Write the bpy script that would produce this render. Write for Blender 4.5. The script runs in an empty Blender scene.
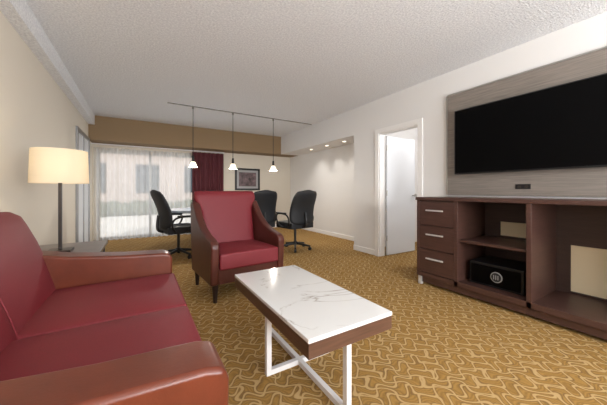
import bpy, bmesh, math, random
from mathutils import Vector, Matrix
random.seed(3)
sc = bpy.context.scene
sc.view_settings.view_transform = 'Standard'
H = 2.6
CAMH = 1.08

# ---------------------------------------------------------------- materials
def lin(c):
    r = []
    for v in c:
        v = v / 255.0
        r.append(v / 12.92 if v <= 0.04045 else ((v + 0.055) / 1.055) ** 2.4)
    return tuple(r) + (1.0,)

class NT:
    def __init__(s, m):
        s.t = m.node_tree; s.n = s.t.nodes; s.l = s.t.links
    def math(s, op, a, b=None, c=None):
        nd = s.n.new('ShaderNodeMath'); nd.operation = op
        for i, v in enumerate((a, b, c)):
            if v is None: continue
            if isinstance(v, (int, float)): nd.inputs[i].default_value = v
            else: s.l.new(v, nd.inputs[i])
        return nd.outputs[0]
    def ramp(s, fac, stops, interp='LINEAR'):
        nd = s.n.new('ShaderNodeValToRGB'); cr = nd.color_ramp; cr.interpolation = interp
        while len(cr.elements) < len(stops): cr.elements.new(0.5)
        for e, (p, c) in zip(cr.elements, stops):
            e.position = p; e.color = c
        s.l.new(fac, nd.inputs[0]); return nd.outputs[0]
    def mix(s, fac, a, b, blend='MIX'):
        nd = s.n.new('ShaderNodeMix'); nd.data_type = 'RGBA'; nd.blend_type = blend
        for i, v in ((0, fac), (6, a), (7, b)):
            if isinstance(v, (int, float, tuple)): nd.inputs[i].default_value = v
            else: s.l.new(v, nd.inputs[i])
        return nd.outputs[2]
    def noise(s, scale, detail=3, rough=0.5, vec=None, dist=0.0):
        nd = s.n.new('ShaderNodeTexNoise')
        nd.inputs['Scale'].default_value = scale; nd.inputs['Detail'].default_value = detail
        nd.inputs['Roughness'].default_value = rough; nd.inputs['Distortion'].default_value = dist
        s.l.new(vec if vec else s.coord(), nd.inputs['Vector']); return nd.outputs['Fac']
    def coord(s, scale=None):
        g = s.n.new('ShaderNodeNewGeometry').outputs['Position']
        if scale:
            mp = s.n.new('ShaderNodeMapping'); mp.inputs['Scale'].default_value = scale
            s.l.new(g, mp.inputs[0]); return mp.outputs[0]
        return g
    def bump(s, h, strength=0.3, dist=0.01):
        b = s.n.new('ShaderNodeBump'); b.inputs['Strength'].default_value = strength
        b.inputs['Distance'].default_value = dist
        s.l.new(h, b.inputs['Height']); s.l.new(b.outputs[0], s.b.inputs['Normal'])

def mat(name, col, rough=0.5, metal=0.0, noise=None, bump=None, emit=None, spec=None, coat=None):
    m = bpy.data.materials.new(name); m.use_nodes = True
    k = NT(m); b = k.n['Principled BSDF']; k.b = b
    c = lin(col)
    b.inputs['Base Color'].default_value = c
    b.inputs['Roughness'].default_value = rough; b.inputs['Metallic'].default_value = metal
    if spec is not None: b.inputs['Specular IOR Level'].default_value = spec
    if coat: b.inputs['Coat Weight'].default_value = coat
    if noise:
        sc_, amt = noise[0], noise[1]
        vec = k.coord(noise[2]) if len(noise) > 2 else None
        f = k.noise(sc_, 4, 0.6, vec)
        lo = tuple(x * (1 - amt) for x in c[:3]) + (1,); hi = tuple(min(1, x * (1 + amt)) for x in c[:3]) + (1,)
        k.l.new(k.ramp(f, [(0.3, lo), (0.7, hi)]), b.inputs['Base Color'])
    if bump: k.bump(k.noise(bump[0], 3, 0.6), bump[1], bump[2] if len(bump) > 2 else 0.01)
    if emit:
        b.inputs['Emission Color'].default_value = lin(emit[0]); b.inputs['Emission Strength'].default_value = emit[1]
    return m

M = {}
M['wall'] = mat('wall_paint_white', (226, 224, 222), 0.75, bump=(180, 0.08, 0.004))
M['wall_l'] = mat('wall_paint_cream', (220, 212, 198), 0.75, bump=(180, 0.08, 0.004))
M['wall_b'] = mat('wall_paint_beige', (206, 197, 182), 0.75, bump=(180, 0.08, 0.004))
M['tan'] = mat('soffit_paint_tan', (134, 110, 80), 0.75, bump=(180, 0.08, 0.004))
M['ceil'] = mat('ceiling_popcorn', (236, 237, 242), 0.9, noise=(60, 0.17), bump=(65, 1.0, 0.022))
M['trim'] = mat('trim_white', (236, 234, 232), 0.4)
M['door'] = mat('door_white', (222, 225, 230), 0.45)
M['red'] = mat('upholstery_red', (116, 27, 36), 0.6, noise=(220, 0.14), bump=(400, 0.2, 0.002))
M['leather'] = mat('leather_brown', (98, 46, 30), 0.3, noise=(9, 0.16), bump=(140, 0.12, 0.003), spec=0.4)
M['leather2'] = mat('leather_brown_dark', (80, 40, 32), 0.36, noise=(9, 0.16), bump=(140, 0.12, 0.003), spec=0.4)
M['darkwood'] = mat('leg_dark_wood', (40, 24, 20), 0.4)
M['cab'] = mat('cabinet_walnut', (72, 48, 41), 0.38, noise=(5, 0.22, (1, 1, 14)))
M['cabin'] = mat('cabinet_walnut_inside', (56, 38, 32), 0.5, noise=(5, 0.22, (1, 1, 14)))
M['twood'] = mat('table_edge_wood', (84, 58, 45), 0.35, noise=(6, 0.25, (1, 1, 14)))
M['panel'] = mat('panel_grey_wood', (128, 119, 111), 0.5, noise=(7, 0.22, (1, 0.6, 16)))
M['black'] = mat('black_fabric', (26, 28, 32), 0.6, bump=(300, 0.2, 0.003))
M['blackp'] = mat('black_plastic', (18, 18, 20), 0.4)
M['screen'] = mat('tv_screen', (3, 3, 4), 0.35, spec=0.08)
M['steel'] = mat('brushed_steel', (190, 188, 184), 0.3, 1.0)
M['handle'] = mat('satin_nickel', (205, 203, 200), 0.35, 0.35)
M['lampm'] = mat('lamp_metal_dark', (70, 64, 60), 0.35, 0.7)
M['trackm'] = mat('track_grey', (120, 116, 110), 0.5)
M['alu'] = mat('window_aluminium', (150, 150, 150), 0.4, 0.6)
M['whitemetal'] = mat('white_metal', (228, 226, 226), 0.35)
M['ttop'] = mat('conference_top', (176, 186, 200), 0.15)
M['drape'] = mat('drape_burgundy', (78, 24, 32), 0.75)
M['beige'] = mat('cutout_beige', (216, 200, 168), 0.7)
M['bulb'] = mat('lamp_glow', (255, 250, 235), 0.5, emit=((255, 244, 220), 4))
M['pglass'] = mat('pendant_glass', (245, 240, 228), 0.3, emit=((255, 240, 215), 1.3))
M['conc'] = mat('outside_paving', (205, 200, 192), 0.9, noise=(2, 0.1))
M['bld'] = mat('building_stucco', (190, 174, 164), 0.9, noise=(1.5, 0.08))
M['bwin'] = mat('building_glass', (64, 72, 78), 0.3)
M['green'] = mat('hedge_green', (92, 98, 80), 0.9, noise=(6, 0.3))
M['gray'] = mat('label_grey', (150, 150, 150), 0.5)
M['sidet'] = mat('side_table_top', (104, 94, 88), 0.3, noise=(5, 0.2, (1, 1, 14)))

# marble top
m = mat('marble_white', (236, 234, 230), 0.1, coat=0.3); k = NT(m); k.b = k.n['Principled BSDF']
n1 = k.noise(1.3, 5, 0.55, dist=1.0)
v = k.math('ABSOLUTE', k.math('SUBTRACT', n1, 0.5))
f = k.ramp(v, [(0.0, lin((168, 162, 155))), (0.004, lin((200, 196, 191))), (0.010, lin((218, 217, 215)))])
n2 = k.noise(3, 3)
k.l.new(k.mix(k.ramp(n2, [(0.44, (0, 0, 0, 1)), (0.56, (1, 1, 1, 1))]), lin((218, 217, 215)), f), k.b.inputs['Base Color'])
M['marble'] = m

# carpet
m = mat('carpet_gold_wave', (180, 130, 50), 0.95, spec=0.1); k = NT(m); k.b = k.n['Principled BSDF']
sep = k.n.new('ShaderNodeSeparateXYZ'); k.l.new(k.coord(), sep.inputs[0])
nz = k.math('MULTIPLY', k.math('SUBTRACT', k.noise(5, 2), 0.5), 0.04)
x = k.math('ADD', sep.outputs[0], nz); y = k.math('SUBTRACT', sep.outputs[1], nz)
def sinp(a, p, ph=0.0): return k.math('SINE', k.math('ADD', k.math('MULTIPLY', a, 2 * math.pi / p), ph))
yy = k.math('ADD', y, k.math('MULTIPLY', sinp(x, 0.13), 0.028))
xx = k.math('ADD', x, k.math('MULTIPLY', sinp(y, 0.15, 0.7), 0.030))
l1 = k.math('ABSOLUTE', sinp(yy, 0.16))
l2 = k.math('ABSOLUTE', sinp(k.math('ADD', xx, k.math('MULTIPLY', yy, 0.4)), 0.21, 0.9))
mn = k.math('MINIMUM', l1, k.math('MULTIPLY', l2, 1.2))
ribs = k.math('MULTIPLY', k.math('ADD', sinp(k.math('ADD', yy, k.math('MULTIPLY', xx, 0.8)), 0.030), 1), 0.5)
gold = k.mix(ribs, lin((132, 96, 42)), lin((160, 121, 60)))
line = k.mix(k.noise(300, 2), lin((174, 142, 92)), lin((204, 174, 126)))
c1 = k.mix(k.ramp(mn, [(0.18, (1, 1, 1, 1)), (0.36, (0, 0, 0, 1))]), gold, line)
edge = k.ramp(mn, [(0.28, (0, 0, 0, 1)), (0.38, (1, 1, 1, 1)), (0.50, (1, 1, 1, 1)), (0.64, (0, 0, 0, 1))])
c2 = k.mix(k.math('MULTIPLY', edge, k.math('MULTIPLY', k.noise(9, 2), 1.4)), c1, lin((100, 76, 48)))
c3 = k.mix(0.28, c2, k.mix(k.noise(120, 3), lin((102, 76, 42)), lin((186, 152, 102))))
k.l.new(c3, k.b.inputs['Base Color'])
k.bump(k.noise(350, 2), 0.4, 0.004)
M['carpet'] = m

# sheer
m = bpy.data.materials.new('sheer_curtain_fabric'); m.use_nodes = True; k = NT(m)
k.n.remove(k.n['Principled BSDF']); out = k.n['Material Output']
tr = k.n.new('ShaderNodeBsdfTransparent'); tl = k.n.new('ShaderNodeBsdfTranslucent'); df = k.n.new('ShaderNodeBsdfDiffuse')
tl.inputs[0].default_value = (0.97, 0.97, 0.97, 1); df.inputs[0].default_value = (0.9, 0.9, 0.9, 1)
a = k.n.new('ShaderNodeMixShader'); a.inputs[0].default_value = 0.2; k.l.new(tl.outputs[0], a.inputs[1]); k.l.new(df.outputs[0], a.inputs[2])
b2 = k.n.new('ShaderNodeMixShader'); b2.inputs[0].default_value = 0.52; k.l.new(tr.outputs[0], b2.inputs[1]); k.l.new(a.outputs[0], b2.inputs[2])
k.l.new(b2.outputs[0], out.inputs[0]); M['sheer'] = m
# lamp shade
m = bpy.data.materials.new('lamp_shade_linen'); m.use_nodes = True; k = NT(m)
k.n.remove(k.n['Principled BSDF']); out = k.n['Material Output']
tl = k.n.new('ShaderNodeBsdfTranslucent'); df = k.n.new('ShaderNodeBsdfDiffuse'); em = k.n.new('ShaderNodeEmission')
tl.inputs[0].default_value = lin((224, 210, 182)); df.inputs[0].default_value = lin((230, 218, 196))
em.inputs[0].default_value = lin((255, 218, 168)); em.inputs[1].default_value = 0.14
a = k.n.new('ShaderNodeMixShader'); a.inputs[0].default_value = 0.62; k.l.new(tl.outputs[0], a.inputs[1]); k.l.new(df.outputs[0], a.inputs[2])
ad = k.n.new('ShaderNodeAddShader'); k.l.new(a.outputs[0], ad.inputs[0]); k.l.new(em.outputs[0], ad.inputs[1])
k.l.new(ad.outputs[0], out.inputs[0]); M['shade'] = m

# ---------------------------------------------------------------- geometry helpers
def link(name, me, material, parent=None, bevel=0, seg=3, smooth=False, ang=40):
    o = bpy.data.objects.new(name, me); sc.collection.objects.link(o)
    if material: me.materials.append(material)
    if smooth or bevel:
        for p in me.polygons: p.use_smooth = True
    if bevel:
        md = o.modifiers.new('bevel', 'BEVEL'); md.width = bevel; md.segments = seg
        md.limit_method = 'ANGLE'; md.angle_limit = math.radians(ang)
        wn = o.modifiers.new('wn', 'WEIGHTED_NORMAL'); wn.keep_sharp = True
    if parent: o.parent = parent
    return o
def empty(name, loc=(0, 0, 0), rz=0):
    e = bpy.data.objects.new(name, None); sc.collection.objects.link(e)
    e.location = loc; e.rotation_euler = (0, 0, rz); e.empty_display_size = 0.1
    return e
def boxes(name, lst, material, parent=None, bevel=0, seg=3):
    bm = bmesh.new()
    for (x0, y0, z0), (x1, y1, z1) in lst:
        r = bmesh.ops.create_cube(bm, size=1)
        for v in r['verts']:
            v.co = Vector(((x0 + x1) / 2 + v.co.x * (x1 - x0), (y0 + y1) / 2 + v.co.y * (y1 - y0), (z0 + z1) / 2 + v.co.z * (z1 - z0)))
    me = bpy.data.meshes.new(name); bm.to_mesh(me); bm.free()
    return link(name, me, material, parent, bevel, seg)
def box(name, a, b, material, parent=None, bevel=0, seg=3):
    return boxes(name, [(a, b)], material, parent, bevel, seg)
def cushion(name, a, b, material, parent, crown=0.03, bevel=0.035, axis=2):
    bm = bmesh.new(); bmesh.ops.create_cube(bm, size=2)
    bmesh.ops.subdivide_edges(bm, edges=bm.edges[:], cuts=9, use_grid_fill=True)
    c = [(a[i] + b[i]) / 2 for i in range(3)]; h = [(b[i] - a[i]) / 2 for i in range(3)]
    for v in bm.verts:
        p = v.co.copy(); o2 = [i for i in range(3) if i != axis]
        puff = (1 - p[o2[0]] ** 4) * (1 - p[o2[1]] ** 4) * crown
        q = [c[i] + h[i] * p[i] for i in range(3)]
        q[axis] += puff * p[axis]
        v.co = Vector(q)
    me = bpy.data.meshes.new(name); bm.to_mesh(me); bm.free()
    return link(name, me, material, parent, bevel, 4, ang=60)
def prism(name, prof, axis, lo, hi, material, parent=None, bevel=0, seg=3):
    bm = bmesh.new(); ra = []; rb = []
    for p in prof:
        for t, r in ((lo, ra), (hi, rb)):
            co = {'x': (t, p[0], p[1]), 'y': (p[0], t, p[1]), 'z': (p[0], p[1], t)}[axis]
            r.append(bm.verts.new(co))
    n = len(prof)
    bm.faces.new(ra); bm.faces.new(rb[::-1])
    for i in range(n): bm.faces.new((ra[i], rb[i], rb[(i + 1) % n], ra[(i + 1) % n]))
    bmesh.ops.recalc_face_normals(bm, faces=bm.faces)
    me = bpy.data.meshes.new(name); bm.to_mesh(me); bm.free()
    return link(name, me, material, parent, bevel, seg, ang=28)
def loft(name, rings, material, parent=None, cap=True, sub=0):
    bm = bmesh.new(); R = [[bm.verts.new(p) for p in r] for r in rings]
    n = len(rings[0])
    for a, b in zip(R, R[1:]):
        for i in range(n): bm.faces.new((a[i], a[(i + 1) % n], b[(i + 1) % n], b[i]))
    if cap: bm.faces.new(R[0][::-1]); bm.faces.new(R[-1])
    bmesh.ops.recalc_face_normals(bm, faces=bm.faces)
    me = bpy.data.meshes.new(name); bm.to_mesh(me); bm.free()
    o = link(name, me, material, parent, smooth=True)
    if sub:
        s = o.modifiers.new('sub', 'SUBSURF'); s.levels = sub; s.render_levels = sub
    return o
def lathe(name, prof, material, parent=None, center=(0, 0), n=40, cap=False):
    rings = [[(center[0] + r * math.cos(2 * math.pi * i / n), center[1] + r * math.sin(2 * math.pi * i / n), z) for i in range(n)] for r, z in prof]
    o = loft(name, rings, material, parent, cap)
    md = o.modifiers.new('es', 'EDGE_SPLIT'); md.split_angle = math.radians(40)
    return o
def cyl(name, p0, p1, r, material, parent=None, n=20, r2=None):
    p0 = Vector(p0); p1 = Vector(p1); d = p1 - p0; q = d.to_track_quat('Z', 'Y'); r2 = r if r2 is None else r2
    rings = [[tuple(p + q @ Vector((rr * math.cos(2 * math.pi * i / n), rr * math.sin(2 * math.pi * i / n), 0))) for i in range(n)] for p, rr in ((p0, r), (p1, r2))]
    o = loft(name, rings, material, parent)
    md = o.modifiers.new('es', 'EDGE_SPLIT'); md.split_angle = math.radians(40)
    return o
def tube(name, pts, r, material, parent=None, n=10):
    cu = bpy.data.curves.new(name, 'CURVE'); cu.dimensions = '3D'; cu.bevel_depth = r; cu.bevel_resolution = 3; cu.use_fill_caps = True
    s = cu.splines.new('NURBS'); s.points.add(len(pts) - 1); s.order_u = 3; s.use_endpoint_u = True
    for p, q in zip(s.points, pts): p.co = tuple(q) + (1,)
    o = bpy.data.objects.new(name, cu); sc.collection.objects.link(o); cu.materials.append(material)
    if parent: o.parent = parent
    return o

# ---------------------------------------------------------------- room shell
XL, XR, XA, YB, YS, YF = -0.88, 3.38, 3.95, 7.3, 6.8, -2.5
box('floor', (-1.0, -2.62, -0.1), (5.5, 7.42, 0), M['carpet'])
box('ceiling', (-1.0, -2.62, H), (5.5, 7.42, H + 0.1), M['ceil'])
box('wall_left', (-1.0, YF, 0), (XL, YB, H), M['wall_l'])
DY0, DY1, DZ = 2.43, 3.17, 2.03
boxes('wall_right', [((XR, YF, 0), (3.5, DY0, H)), ((XR, DY1, 0), (3.5, 3.78, H)), ((XR, DY0, DZ), (3.5, DY1, H))], M['wall'])
box('wall_alcove_end', (3.5, 3.66, 0), (XA, 3.78, H), M['wall'])
box('wall_alcove', (XA, 3.66, 0), (XA + 0.12, YB, H), M['wall'])
WX0, WX1, WZ = -0.8, 1.25, 1.98
boxes('wall_back', [((-1.0, YB, 0), (WX0, YB + .12, H)), ((WX1, YB, 0), (XA + .12, YB + .12, H)), ((WX0, YB, WZ), (WX1, YB + .12, H))], M['wall_b'])
box('ceiling_drop_back', (XL, YS, 2.11), (XA, YB, H), M['tan'])
box('ceiling_drop_alcove', (XR, 3.78, 2.11), (XA, YS, H), M['wall'])
box('trim_left_ceiling', (XL, YF, 2.41), (XL + .10, YS, H), M['ceil'])
boxes('wall_front', [((-1.0, YF - .12, 0), (0.0, YF, H)), ((2.8, YF - .12, 0), (3.5, YF, H)), ((0, YF - .12, 0), (2.8, YF, 0.6)), ((0, YF - .12, 2.3), (2.8, YF, H))], M['wall'])
boxes('added_rear_window', [((0, YF - .08, .6), (.05, YF - .03, 2.3)), ((2.75, YF - .08, .6), (2.8, YF - .03, 2.3)), ((1.37, YF - .08, .6), (1.43, YF - .03, 2.3)), ((.05, YF - .08, .6), (2.75, YF - .03, .65)), ((.05, YF - .08, 2.25), (2.75, YF - .03, 2.3))], M['alu'])  # unseen window, added as an opening for the fill light behind the camera
box('wall_bedroom_far', (5.38, 1.2, 0), (5.5, 3.78, H), M['wall'])
box('wall_bedroom_side', (3.5, 1.2, 0), (5.38, 1.32, H), M['wall'])
box('wall_bedroom_end', (XA + .12, 3.66, 0), (5.38, 3.78, H), M['wall'])
boxes('baseboard_right', [((XR - .015, DY1 + .07, 0), (XR, 3.78, .09)), ((XR - .015, 2.1, 0), (XR, DY0 - .07, .09))], M['trim'], bevel=.004)
box('baseboard_alcove', (XA - .015, 3.79, 0), (XA, YB, .09), M['trim'], bevel=.004)
box('baseboard_back', (1.9, YB - .015, 0), (XA - .015, YB, .09), M['trim'], bevel=.004)
box('baseboard_left', (XL, YF, 0), (XL + .015, 5.5, .09), M['trim'], bevel=.004)
boxes('trim_door', [((XR - .02, DY0 - .07, 0), (XR, DY0, DZ + .07)), ((XR - .02, DY1, 0), (XR, DY1 + .07, DZ + .07)), ((XR - .02, DY0, DZ), (XR, DY1, DZ + .07)),
                    ((XR, DY0, 0), (3.5, DY0 + .015, DZ)), ((XR, DY1 - .015, 0), (3.5, DY1, DZ)), ((XR, DY0 + .015, DZ - .015), (3.5, DY1 - .015, DZ))], M['trim'])
d = empty('door_1')
box('leaf', (3.52, 3.12, .01), (4.24, 3.155, DZ - .03), M['door'], d, .003)
for zz in (.25, 1.0, 1.75): cyl('hinge', (3.51, 3.115, zz), (3.51, 3.115, zz + .09), .008, M['steel'], d)
cyl('knob_stem', (4.17, 3.12, 1.0), (4.17, 3.07, 1.0), .012, M['steel'], d)
cyl('knob', (4.17, 3.07, 1.0), (4.17, 3.045, 1.0), .028, M['steel'], d)
d = empty('door_2')
boxes('frame', [((XL, 5.55, 0), (XL + .03, 5.62, 2.12)), ((XL, 6.7, 0), (XL + .03, 6.77, 2.12)), ((XL, 5.62, 2.05), (XL + .03, 6.7, 2.12))], M['alu'], d, .003)
box('panel', (XL, 5.62, .0), (XL + .012, 6.7, 2.05), M['door'], d)
box('stile', (XL + .012, 6.14, .0), (XL + .025, 6.18, 2.05), M['alu'], d)
w = empty('window_1')
fr = []
for xa in (WX0, 0.18, WX1 - .05): fr.append(((xa, YB + .03, 0), (xa + .05, YB + .09, WZ)))
fr += [((WX0 + .05, YB + .03, 0), (WX1 - .05, YB + .09, .06)), ((WX0 + .05, YB + .03, WZ - .06), (WX1 - .05, YB + .09, WZ))]
boxes('frame', fr, M['alu'], w)

def curtain(name, x0, x1, y, z0, z1, amp, per, material, thick=None):
    bm = bmesh.new(); n = int((x1 - x0) / per * 10); cols = []
    for i in range(n + 1):
        xx = x0 + (x1 - x0) * i / n
        ph = 2 * math.pi * (xx - x0) / per; col = []
        for j in range(9):
            t = j / 8; a = amp * (0.75 + .35 * t)
            col.append(bm.verts.new((xx + .2 * amp * math.sin(ph * .37), y + a * (math.sin(ph) + .3 * math.sin(ph * .43 + 1 + t)), z1 + (z0 - z1) * t)))
        cols.append(col)
    for a, b in zip(cols, cols[1:]):
        for j in range(8): bm.faces.new((a[j], b[j], b[j + 1], a[j + 1]))
    me = bpy.data.meshes.new(name); bm.to_mesh(me); bm.free()
    return link(name, me, material, None, smooth=True)
curtain('sheer_curtain', XL + .03, 1.08, 7.22, 0.01, 2.02, .04, .11, M['sheer'])
curtain('burgundy_drape', 1.10, 1.88, 7.13, 0.01, 2.05, .03, .11, M['drape'])
cyl('curtain_rod', (XL + .0, 7.17, 2.085), (1.9, 7.17, 2.085), .012, M['whitemetal'])

# outside
box('ground_outside', (-12, 7.45, -.2), (16, 26, -.05), M['conc'])
b = empty('apartment_building')
box('mass', (-9, 17, -.05), (13, 21, 3.4), M['bld'], b)
box('roof', (-9.2, 16.8, 3.4), (13.2, 21, 3.6), M['trim'], b)
boxes('windows', [((xx, 16.95, 1.0), (xx + 1.1, 17, 2.5)) for xx in (-7.4, -5, -2.6, -.2, 2.2, 4.6, 7)], M['bwin'], b)
hb = bmesh.new()
for i in range(26):
    bmesh.ops.create_icosphere(hb, subdivisions=2, radius=random.uniform(.3, .5), matrix=Matrix.Translation((-6 + i * .45, 15 + random.uniform(-.2, .2), .2)))
me = bpy.data.meshes.new('hedge'); hb.to_mesh(me); hb.free(); link('hedge', me, M['green'])

# ---------------------------------------------------------------- sofa
s = empty('sofa')
SY0, SY1 = 0.74, 2.47
armp = [(-.74, .10), (.205, .10), (.21, .40), (.213, .56), (.20, .595), (.15, .608), (-.1, .62), (-.4, .65), (-.6, .69), (-.74, .72)]
prism('arm_near', armp, 'y', SY0, SY0 + .175, M['leather'], s, .018, 5)
prism('arm_far', armp, 'y', SY1 - .175, SY1, M['leather'], s, .018, 5)
box('base', (-.70, SY0 + .17, .10), (.19, SY1 - .17, .30), M['leather'], s, .02)
mid = (SY0 + SY1) / 2
cushion('seat_cushion_1', (-.50, SY0 + .178, .29), (.225, mid - .004, .455), M['red'], s, .022, .035)
cushion('seat_cushion_2', (-.50, mid + .004, .29), (.225, SY1 - .178, .455), M['red'], s, .022, .035)
rings = []
y0, y1 = SY0 + .03, SY1 - .03; N = 40
for i in range(N + 1):
    t = i / N; yy_ = y0 + (y1 - y0) * (0.5 - 0.5 * math.cos(math.pi * t)); e = abs(2 * (yy_ - y0) / (y1 - y0) - 1)
    top = .68 + .295 * (1 - e ** 14) ** (1 / 3.0) - .02 * e ** 2
    th = .85 + .15 * (1 - e ** 10)
    base = [(-.44, .30), (-.455, .46), (-.50, .62), (-.55, .78), (-.60, .90), (-.625, .95), (-.66, .972), (-.71, .97), (-.745, .94), (-.76, .85), (-.76, .5), (-.755, .12), (-.5, .12)]
    ring = []
    for (px, pz) in base:
        if pz > .5: pz = .5 + (pz - .5) * (top - .5) / (.975 - .5)
        ring.append((-.76 + (px + .76) * th, yy_, pz))
    rings.append(ring)
loft('back', rings, M['red'], s)
tube('back_seam', [(-.442 - .0, mid, .44), (-.452, mid, .50), (-.497, mid, .64), (-.55, mid, .79), (-.605, mid, .92), (-.66, mid, .974)], .003, M['red'], s)
for (lx, ly) in ((.15, SY0 + .08), (.15, SY1 - .08), (-.66, SY0 + .08), (-.66, SY1 - .08)):
    cyl('leg', (lx, ly, 0), (lx, ly, .11), .02, M['darkwood'], s, r2=.032)

# ---------------------------------------------------------------- armchair (local facing -Y)
c = empty('armchair', (.94, 3.03, 0), math.radians(5))
sp = [(-.37, .17), (-.385, .40), (-.395, .545), (-.375, .585), (-.33, .605), (-.18, .635), (-.02, .69), (.12, .78), (.22, .88), (.29, .955), (.35, .96), (.40, .93), (.385, .6), (.34, .17)]
for sx, nm in ((-1, 'side_left'), (1, 'side_right')):
    lo, hi = (-.405, -.325) if sx < 0 else (.325, .405)
    prism(nm, sp, 'x', lo, hi, M['leather2'], c, .022, 4)
box('seat_frame', (-.33, -.36, .17), (.33, .33, .33), M['leather2'], c, .015)
cushion('seat_cushion', (-.322, -.395, .315), (.322, .20, .47), M['red'], c, .025, .035)
rings = []
for i in range(25):
    t = i / 24; z = .30 + .78 * t
    w_ = .322 + (.06 * max(0, min(1, (z - .86) / .12)))
    yf = .13 + .16 * t; yb = .30 + .12 * t
    if t > .93: w_ -= .02 * ((t - .93) / .07) ** 2; yf += .03 * ((t - .93) / .07) ** 2; yb -= .02 * ((t - .93) / .07) ** 2
    ring = []
    for j in range(28):
        a = 2 * math.pi * j / 28; ca, sa = math.cos(a), math.sin(a)
        px = w_ * math.copysign(abs(ca) ** .28, ca); py = (yf + yb) / 2 + (yb - yf) / 2 * math.copysign(abs(sa) ** .5, sa)
        ring.append((px, py, z))
    rings.append(ring)
loft('back', rings, M['red'], c)
for (lx, ly) in ((-.35, -.33), (.35, -.33), (-.35, .30), (.35, .30)):
    cyl('leg', (lx, ly, 0), (lx, ly, .18), .018, M['darkwood'], c, r2=.03)

# ---------------------------------------------------------------- coffee table
t = empty('coffee_table')
tx0, tx1, ty0, ty1 = .60, 1.11, .95, 1.98
box('marble_top', (tx0, ty0, .44), (tx1, ty1, .46), M['marble'], t, .003)
box('wood_apron', (tx0 + .002, ty0 + .002, .372), (tx1 - .002, ty1 - .002, .44), M['twood'], t, .002)
cx, cy = (tx0 + tx1) / 2, (ty0 + ty1) / 2
q = .014
boxes('metal_base', [((tx0 + .03, cy - q, 0), (tx0 + .06, cy + q, .372)), ((tx1 - .06, cy - q, 0), (tx1 - .03, cy + q, .372)),
    ((cx - q, ty0 + .04, 0), (cx + q, ty0 + .07, .372)), ((cx - q, ty1 - .07, 0), (cx + q, ty1 - .04, .372)),
    ((tx0 + .06, cy - q, 0), (tx1 - .06, cy + q, .03)), ((cx - q, ty0 + .07, 0), (cx + q, cy - q, .03)), ((cx - q, cy + q, 0), (cx + q, ty1 - .07, .03))], M['whitemetal'], t)

# ---------------------------------------------------------------- TV console
t = empty('media_console')
x0, x1 = 2.78, 3.36; TZ = 1.01
ya, yb_, yc, yd, ye = 2.02, 1.565, .955, .10, -.36
box('top', (x0 - .015, ye - .01, TZ - .035), (x1, ya + .01, TZ), M['cab'], t, .003)
for i, yy_ in enumerate((ya, yb_, yc, yd, ye)):
    if i == 0: a, b = ya - .025, ya
    elif i == 4: a, b = ye, ye + .025
    else: a, b = yy_ - .0175, yy_ + .0175
    box('upright', (x0, a, .10), (x1, b, TZ - .035), M['cab'], t, .002)
box('bottom_panel', (x0 + .0, ye + .025, .10), (x1, ya - .025, .15), M['cab'], t, .002)
box('plinth', (x0 + .03, ye + .05, .03), (x1, ya - .05, .10), M['cab'], t)
for yy_ in (ya - .03, ye + .06):
    for xx_ in (x0 + .03, x1 - .05):
        box('foot', (xx_ - .02, yy_ - .02, 0), (xx_ + .02, yy_ + .02, .10), M['handle'], t, .003)
box('shelf', (x0 + .03, yc + .0175, .555), (x1 - .02, yb_ - .0175, .58), M['cab'], t, .002)
def holed(name, ylo, yhi, hy0, hy1, hz0, hz1):
    z0, z1 = .15, TZ - .035
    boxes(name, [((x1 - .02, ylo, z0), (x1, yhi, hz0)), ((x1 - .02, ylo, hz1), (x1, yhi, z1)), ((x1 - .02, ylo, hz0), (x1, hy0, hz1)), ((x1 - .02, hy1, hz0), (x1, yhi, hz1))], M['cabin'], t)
    box(name + '_cutout_plate', (x1 - .004, hy0, hz0), (x1, hy1, hz1), M['beige'], t)
holed('back_panel_mid', yc + .0175, yb_ - .0175, 1.06, 1.40, .60, .75)
holed('back_panel_right', yd + .0175, yc - .0175, .28, .84, .17, .59)
def drawers(lo, hi):
    zs = [.155, .425, .695, .97]
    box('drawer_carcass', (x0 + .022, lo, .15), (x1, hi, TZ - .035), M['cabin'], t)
    for i in range(3):
        box('drawer_front', (x0 + .002, lo + .003, zs[i]), (x0 + .022, hi - .003, zs[i + 1] - .008), M['cab'], t, .002)
        zc = zs[i] + .16; m_ = (lo + hi) / 2
        box('handle_bar', (x0 - .03, m_ - .10, zc), (x0 - .018, m_ + .10, zc + .016), M['handle'], t, .002)
        for e in (-.08, .07): box('handle_post', (x0 - .02, m_ + e, zc), (x0 + .004, m_ + e + .01, zc + .012), M['handle'], t)
drawers(yb_ + .0175, ya - .025); drawers(ye + .025, yd - .0175)
s = empty('mini_safe')
box('body', (2.90, 1.03, .15), (3.28, 1.49, .37), M['blackp'], s, .006)
box('door_plate', (2.89, 1.05, .17), (2.90, 1.47, .35), M['screen'], s, .003)
cyl('badge', (2.892, 1.24, .26), (2.884, 1.24, .26), .05, M['gray'], s)
cyl('dial', (2.886, 1.24, .26), (2.88, 1.24, .26), .042, M['blackp'], s)
boxes('badge_bars', [((2.876, 1.22 + i * .018, .24), (2.88, 1.226 + i * .018, .28)) for i in range(3)], M['gray'], s)

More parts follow.
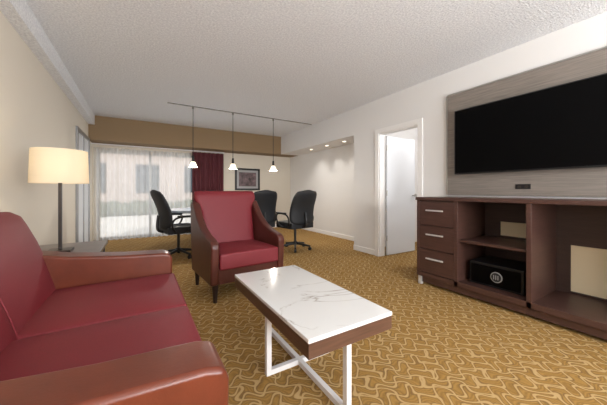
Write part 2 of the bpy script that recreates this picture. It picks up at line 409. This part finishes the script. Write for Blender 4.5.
box('tv_wall_panel', (3.345, -.4, 1.03), (XR, 1.99, 2.285), M['panel'])
boxes('trim_panel_edge', [((3.34, 1.985, 1.03), (XR, 2.0, 2.285)), ((3.34, -.4, 2.28), (XR, 1.985, 2.295))], M['steel'])
t = empty('television')
box('housing', (3.255, .42, 1.28), (3.30, 1.85, 2.045), M['blackp'], t, .006)
box('screen', (3.252, .435, 1.295), (3.256, 1.835, 2.033), M['screen'], t)
box('wall_mount', (3.30, .95, 1.5), (3.345, 1.35, 1.85), M['blackp'], t)
t = empty('outlet_plate')
box('plate', (3.338, 1.13, 1.10), (3.345, 1.26, 1.15), M['blackp'], t, .002)
boxes('sockets', [((3.336, 1.15, 1.112), (3.338, 1.18, 1.138)), ((3.336, 1.21, 1.112), (3.338, 1.24, 1.138))], M['lampm'], t)

# ---------------------------------------------------------------- side table + lamp
t = empty('side_table')
box('top', (-.86, 2.54, .57), (-.27, 3.25, .60), M['sidet'], t, .004)
boxes('legs', [((a, b, 0), (a + .04, b + .04, .57)) for a in (-.84, -.33) for b in (2.56, 3.19)], M['darkwood'], t, .003)
box('lower_shelf', (-.84, 2.58, .18), (-.29, 3.21, .20), M['darkwood'], t)
box('apron', (-.83, 2.57, .50), (-.30, 3.22, .57), M['darkwood'], t)
lx, ly = -.54, 2.82
t = empty('table_lamp')
box('base', (lx - .075, ly - .075, .60), (lx + .075, ly + .075, .62), M['lampm'], t, .004)
boxes('pole', [((lx - .011, ly - .011, .62), (lx + .011, ly + .011, 1.22))], M['lampm'], t, .002)
lathe('shade', [(.180, 1.14), (.172, 1.40)], M['shade'], t, (lx, ly), 48)
lathe('bulb', [(.001, 1.22), (.02, 1.225), (.032, 1.26), (.03, 1.29), (.015, 1.315), (.001, 1.32)], M['bulb'], t, (lx, ly), 16)
tube('harp', [(lx, ly - .02, 1.22), (lx, ly - .06, 1.28), (lx, ly - .05, 1.37), (lx, ly, 1.395), (lx, ly + .05, 1.37), (lx, ly + .06, 1.28), (lx, ly + .02, 1.22)], .002, M['steel'], t)
tube('spider', [(lx - .17, ly, 1.39), (lx, ly, 1.39), (lx + .17, ly, 1.39)], .002, M['steel'], t)

# ---------------------------------------------------------------- office chairs (local facing +Y)
def office_chair(loc, rot):
    c = empty('office_chair', (loc[0], loc[1], 0), math.radians(rot))
    for i in range(5):
        a = 2 * math.pi * i / 5 + .3; dx, dy = math.cos(a), math.sin(a)
        cyl('base_spoke', (.02 * dx, .02 * dy, .115), (.29 * dx, .29 * dy, .075), .024, M['blackp'], c, r2=.016)
        px, py = .28 * dx, .28 * dy
        cyl('caster', (px - .02 * dy, py + .02 * dx, .03), (px + .02 * dy, py - .02 * dx, .03), .03, M['blackp'], c)
        cyl('caster_stem', (px, py, .04), (px, py, .08), .01, M['blackp'], c)
    cyl('hub', (0, 0, .08), (0, 0, .15), .035, M['blackp'], c)
    cyl('gas_lift', (0, 0, .14), (0, 0, .42), .022, M['blackp'], c)
    box('mechanism', (-.09, -.13, .40), (.09, .10, .43), M['blackp'], c, .01)
    cushion('seat', (-.25, -.23, .41), (.25, .26, .515), M['black'], c, .015, .04)
    rings = []
    for i in range(21):
        t = i / 20; z = .47 + .63 * t
        w_ = .245 * (1 - (abs(2 * t - 1)) ** 5) ** .3 * (1 - .08 * t) + .03
        yc_ = -.24 - .10 * t + .045 * math.sin(math.pi * t * 1.3); th = .04 * (1 - abs(2 * t - 1) ** 6) ** .5 + .008
        ring = []
        for j in range(24):
            a = 2 * math.pi * j / 24; ca, sa = math.cos(a), math.sin(a)
            px = w_ * math.copysign(abs(ca) ** .6, ca)
            ring.append((px, yc_ + th * math.copysign(abs(sa) ** .7, sa) + .5 * px * px, z))
        rings.append(ring)
    loft('back', rings, M['black'], c)
    tube('back_bracket', [(0, -.10, .415), (0, -.30, .42), (0, -.325, .55), (0, -.30, .70)], .02, M['blackp'], c)
    for sx in (-1, 1):
        tube('arm_loop', [(sx * .20, .02, .43), (sx * .30, .04, .43), (sx * .31, .16, .55), (sx * .30, .17, .67), (sx * .30, .0, .68), (sx * .29, -.15, .66), (sx * .28, -.2, .55), (sx * .25, -.12, .43), (sx * .2, -.1, .43)], .015, M['blackp'], c)
        box('arm_pad', (sx * .30 - .03, -.11, .67), (sx * .30 + .03, .16, .70), M['blackp'], c, .012)
    return c
office_chair((.54, 4.86), -78)
office_chair((2.46, 4.36), 8)
office_chair((1.90, 4.80), 2)
office_chair((1.42, 6.22), 178)

# conference table
t = empty('conference_table')
pts = []
for i in range(64):
    a = 2 * math.pi * i / 64; ca, sa = math.cos(a), math.sin(a)
    pts.append((1.36 + .95 * math.copysign(abs(ca) ** .7, ca), 5.28 + .58 * math.copysign(abs(sa) ** .7, sa)))
prism('table_top', pts, 'z', .715, .75, M['ttop'], t, .004)
for xx_ in (1.2, 1.55):
    lathe('pedestal', [(.16, 0), (.16, .02), (.05, .05), (.04, .35), (.06, .68), (.14, .715)], M['blackp'], t, (xx_, 5.4), 32, True)

# pendant track
PY = 5.15
t = empty('pendant_track_light')
box('track', (.40, PY - .006, H - .018), (3.33, PY + .006, H), M['trackm'], t)
for px in (.81, 1.53, 2.38):
    cyl('adapter', (px, PY, H - .05), (px, PY, H - .015), .018, M['trackm'], t)
    cyl('cord', (px, PY, 1.70), (px, PY, H - .04), .006, M['blackp'], t, 8)
    cyl('socket', (px, PY, 1.60), (px, PY, 1.71), .026, M['blackp'], t, r2=.018)
    lathe('glass_shade', [(.028, 1.605), (.035, 1.60), (.05, 1.57), (.065, 1.53), (.078, 1.505), (.074, 1.505), (.06, 1.53), (.045, 1.57), (.03, 1.597)], M['pglass'], t, (px, PY), 28)
    lathe('bulb', [(.001, 1.54), (.02, 1.55), (.024, 1.57), (.015, 1.60)], M['bulb'], t, (px, PY), 14)

for yy_ in (4.35, 4.95, 5.6):
    t = empty('recessed_downlight')
    lathe('ring', [(.055, 2.11), (.055, 2.104), (.038, 2.104), (.038, 2.11)], M['trim'], t, (3.62, yy_), 24)
    cyl('lens', (3.62, yy_, 2.106), (3.62, yy_, 2.1095), .038, M['bulb'], t)

t = empty('framed_picture')
boxes('frame', [((2.22, YB - .03, 1.10), (2.94, YB, 1.15)), ((2.22, YB - .03, 1.66), (2.94, YB, 1.71)), ((2.22, YB - .03, 1.15), (2.27, YB, 1.66)), ((2.89, YB - .03, 1.15), (2.94, YB, 1.66))], M['blackp'], t)
box('mat_board', (2.27, YB - .012, 1.15), (2.89, YB, 1.66), M['gray'], t)
mp = mat('print_art', (90, 72, 74), .4, noise=(9, .9))
box('print', (2.33, YB - .016, 1.21), (2.83, YB - .012, 1.60), mp, t)

# unseen floor uplight added behind the camera to brighten the ceiling
def fill_torchiere(x_, y_, e):
    t = empty('fill_torchiere_lamp')
    lathe('foot', [(.001, 0), (.15, 0), (.15, .02), (.02, .035)], M['lampm'], t, (x_, y_), 28)
    cyl('pole', (x_, y_, .03), (x_, y_, 1.55), .012, M['lampm'], t)
    lathe('bowl', [(.015, 1.55), (.08, 1.57), (.16, 1.62), (.20, 1.68), (.195, 1.68), (.155, 1.63), (.07, 1.58), (.001, 1.575)], M['whitemetal'], t, (x_, y_), 32)
    l = bpy.data.lights.new('fill_torchiere_spot', 'SPOT'); l.energy = e; l.spot_size = math.radians(165); l.spot_blend = .4; l.shadow_soft_size = .06; l.color = (1, .97, .95)
    o = bpy.data.objects.new('fill_torchiere_spot', l); sc.collection.objects.link(o); o.location = (x_, y_, 1.67); o.rotation_euler = (math.pi, 0, 0)
fill_torchiere(1.6, -1.3, 90)

# ---------------------------------------------------------------- lights
def area(name, loc, rot, sx, sy, e, col=(1, 1, 1)):
    l = bpy.data.lights.new(name, 'AREA'); l.shape = 'RECTANGLE'; l.size = sx; l.size_y = sy; l.energy = e; l.color = col
    o = bpy.data.objects.new(name, l); sc.collection.objects.link(o); o.location = loc; o.rotation_euler = rot; return o
def point(name, loc, e, r=.03, col=(1, .85, .65)):
    l = bpy.data.lights.new(name, 'POINT'); l.energy = e; l.shadow_soft_size = r; l.color = col
    o = bpy.data.objects.new(name, l); sc.collection.objects.link(o); o.location = loc; return o
area('rear_fill_light', (1.4, YF + .08, 1.35), (math.radians(116), 0, 0), 2.7, 1.5, 245, (.96, .98, 1))  # added general fill from behind the camera, tilted up towards the ceiling
point('table_lamp_bulb', (lx, ly, 1.27), 27, .035, (1, .82, .58))
for i, px in enumerate((.81, 1.53, 2.38)): point('pendant_bulb', (px, PY, 1.495), 25, .03, (1, .94, .86))
for yy_ in (4.35, 4.95, 5.6):
    l = bpy.data.lights.new('downlight', 'SPOT'); l.energy = 15; l.spot_size = math.radians(120); l.spot_blend = .9; l.color = (1, .95, .88); l.shadow_soft_size = .04
    o = bpy.data.objects.new('downlight', l); sc.collection.objects.link(o); o.location = (3.62, yy_, 2.095)
point('bedroom_light', (4.6, 2.2, 2.2), 34, .15, (1, .98, .96))
l = bpy.data.lights.new('sun', 'SUN'); l.energy = 2.2; l.angle = .02; l.color = (1, .96, .92)
o = bpy.data.objects.new('sun', l); sc.collection.objects.link(o); o.rotation_euler = (math.radians(45), 0, math.radians(-25))
wd = bpy.data.worlds.new('sky'); sc.world = wd; wd.use_nodes = True
bg = wd.node_tree.nodes['Background']; bg.inputs[0].default_value = (.92, .96, 1, 1); bg.inputs[1].default_value = 1.6

# ---------------------------------------------------------------- camera
cd = bpy.data.cameras.new('camera'); cam = bpy.data.objects.new('camera', cd); sc.collection.objects.link(cam)
cd.sensor_width = 36; cd.lens = 16.0; cd.clip_start = .02
cam.location = (0, 0, CAMH); cam.rotation_euler = (math.radians(90), 0, math.radians(-31.2))
cd.shift_y = -11.5 / 607
sc.camera = cam
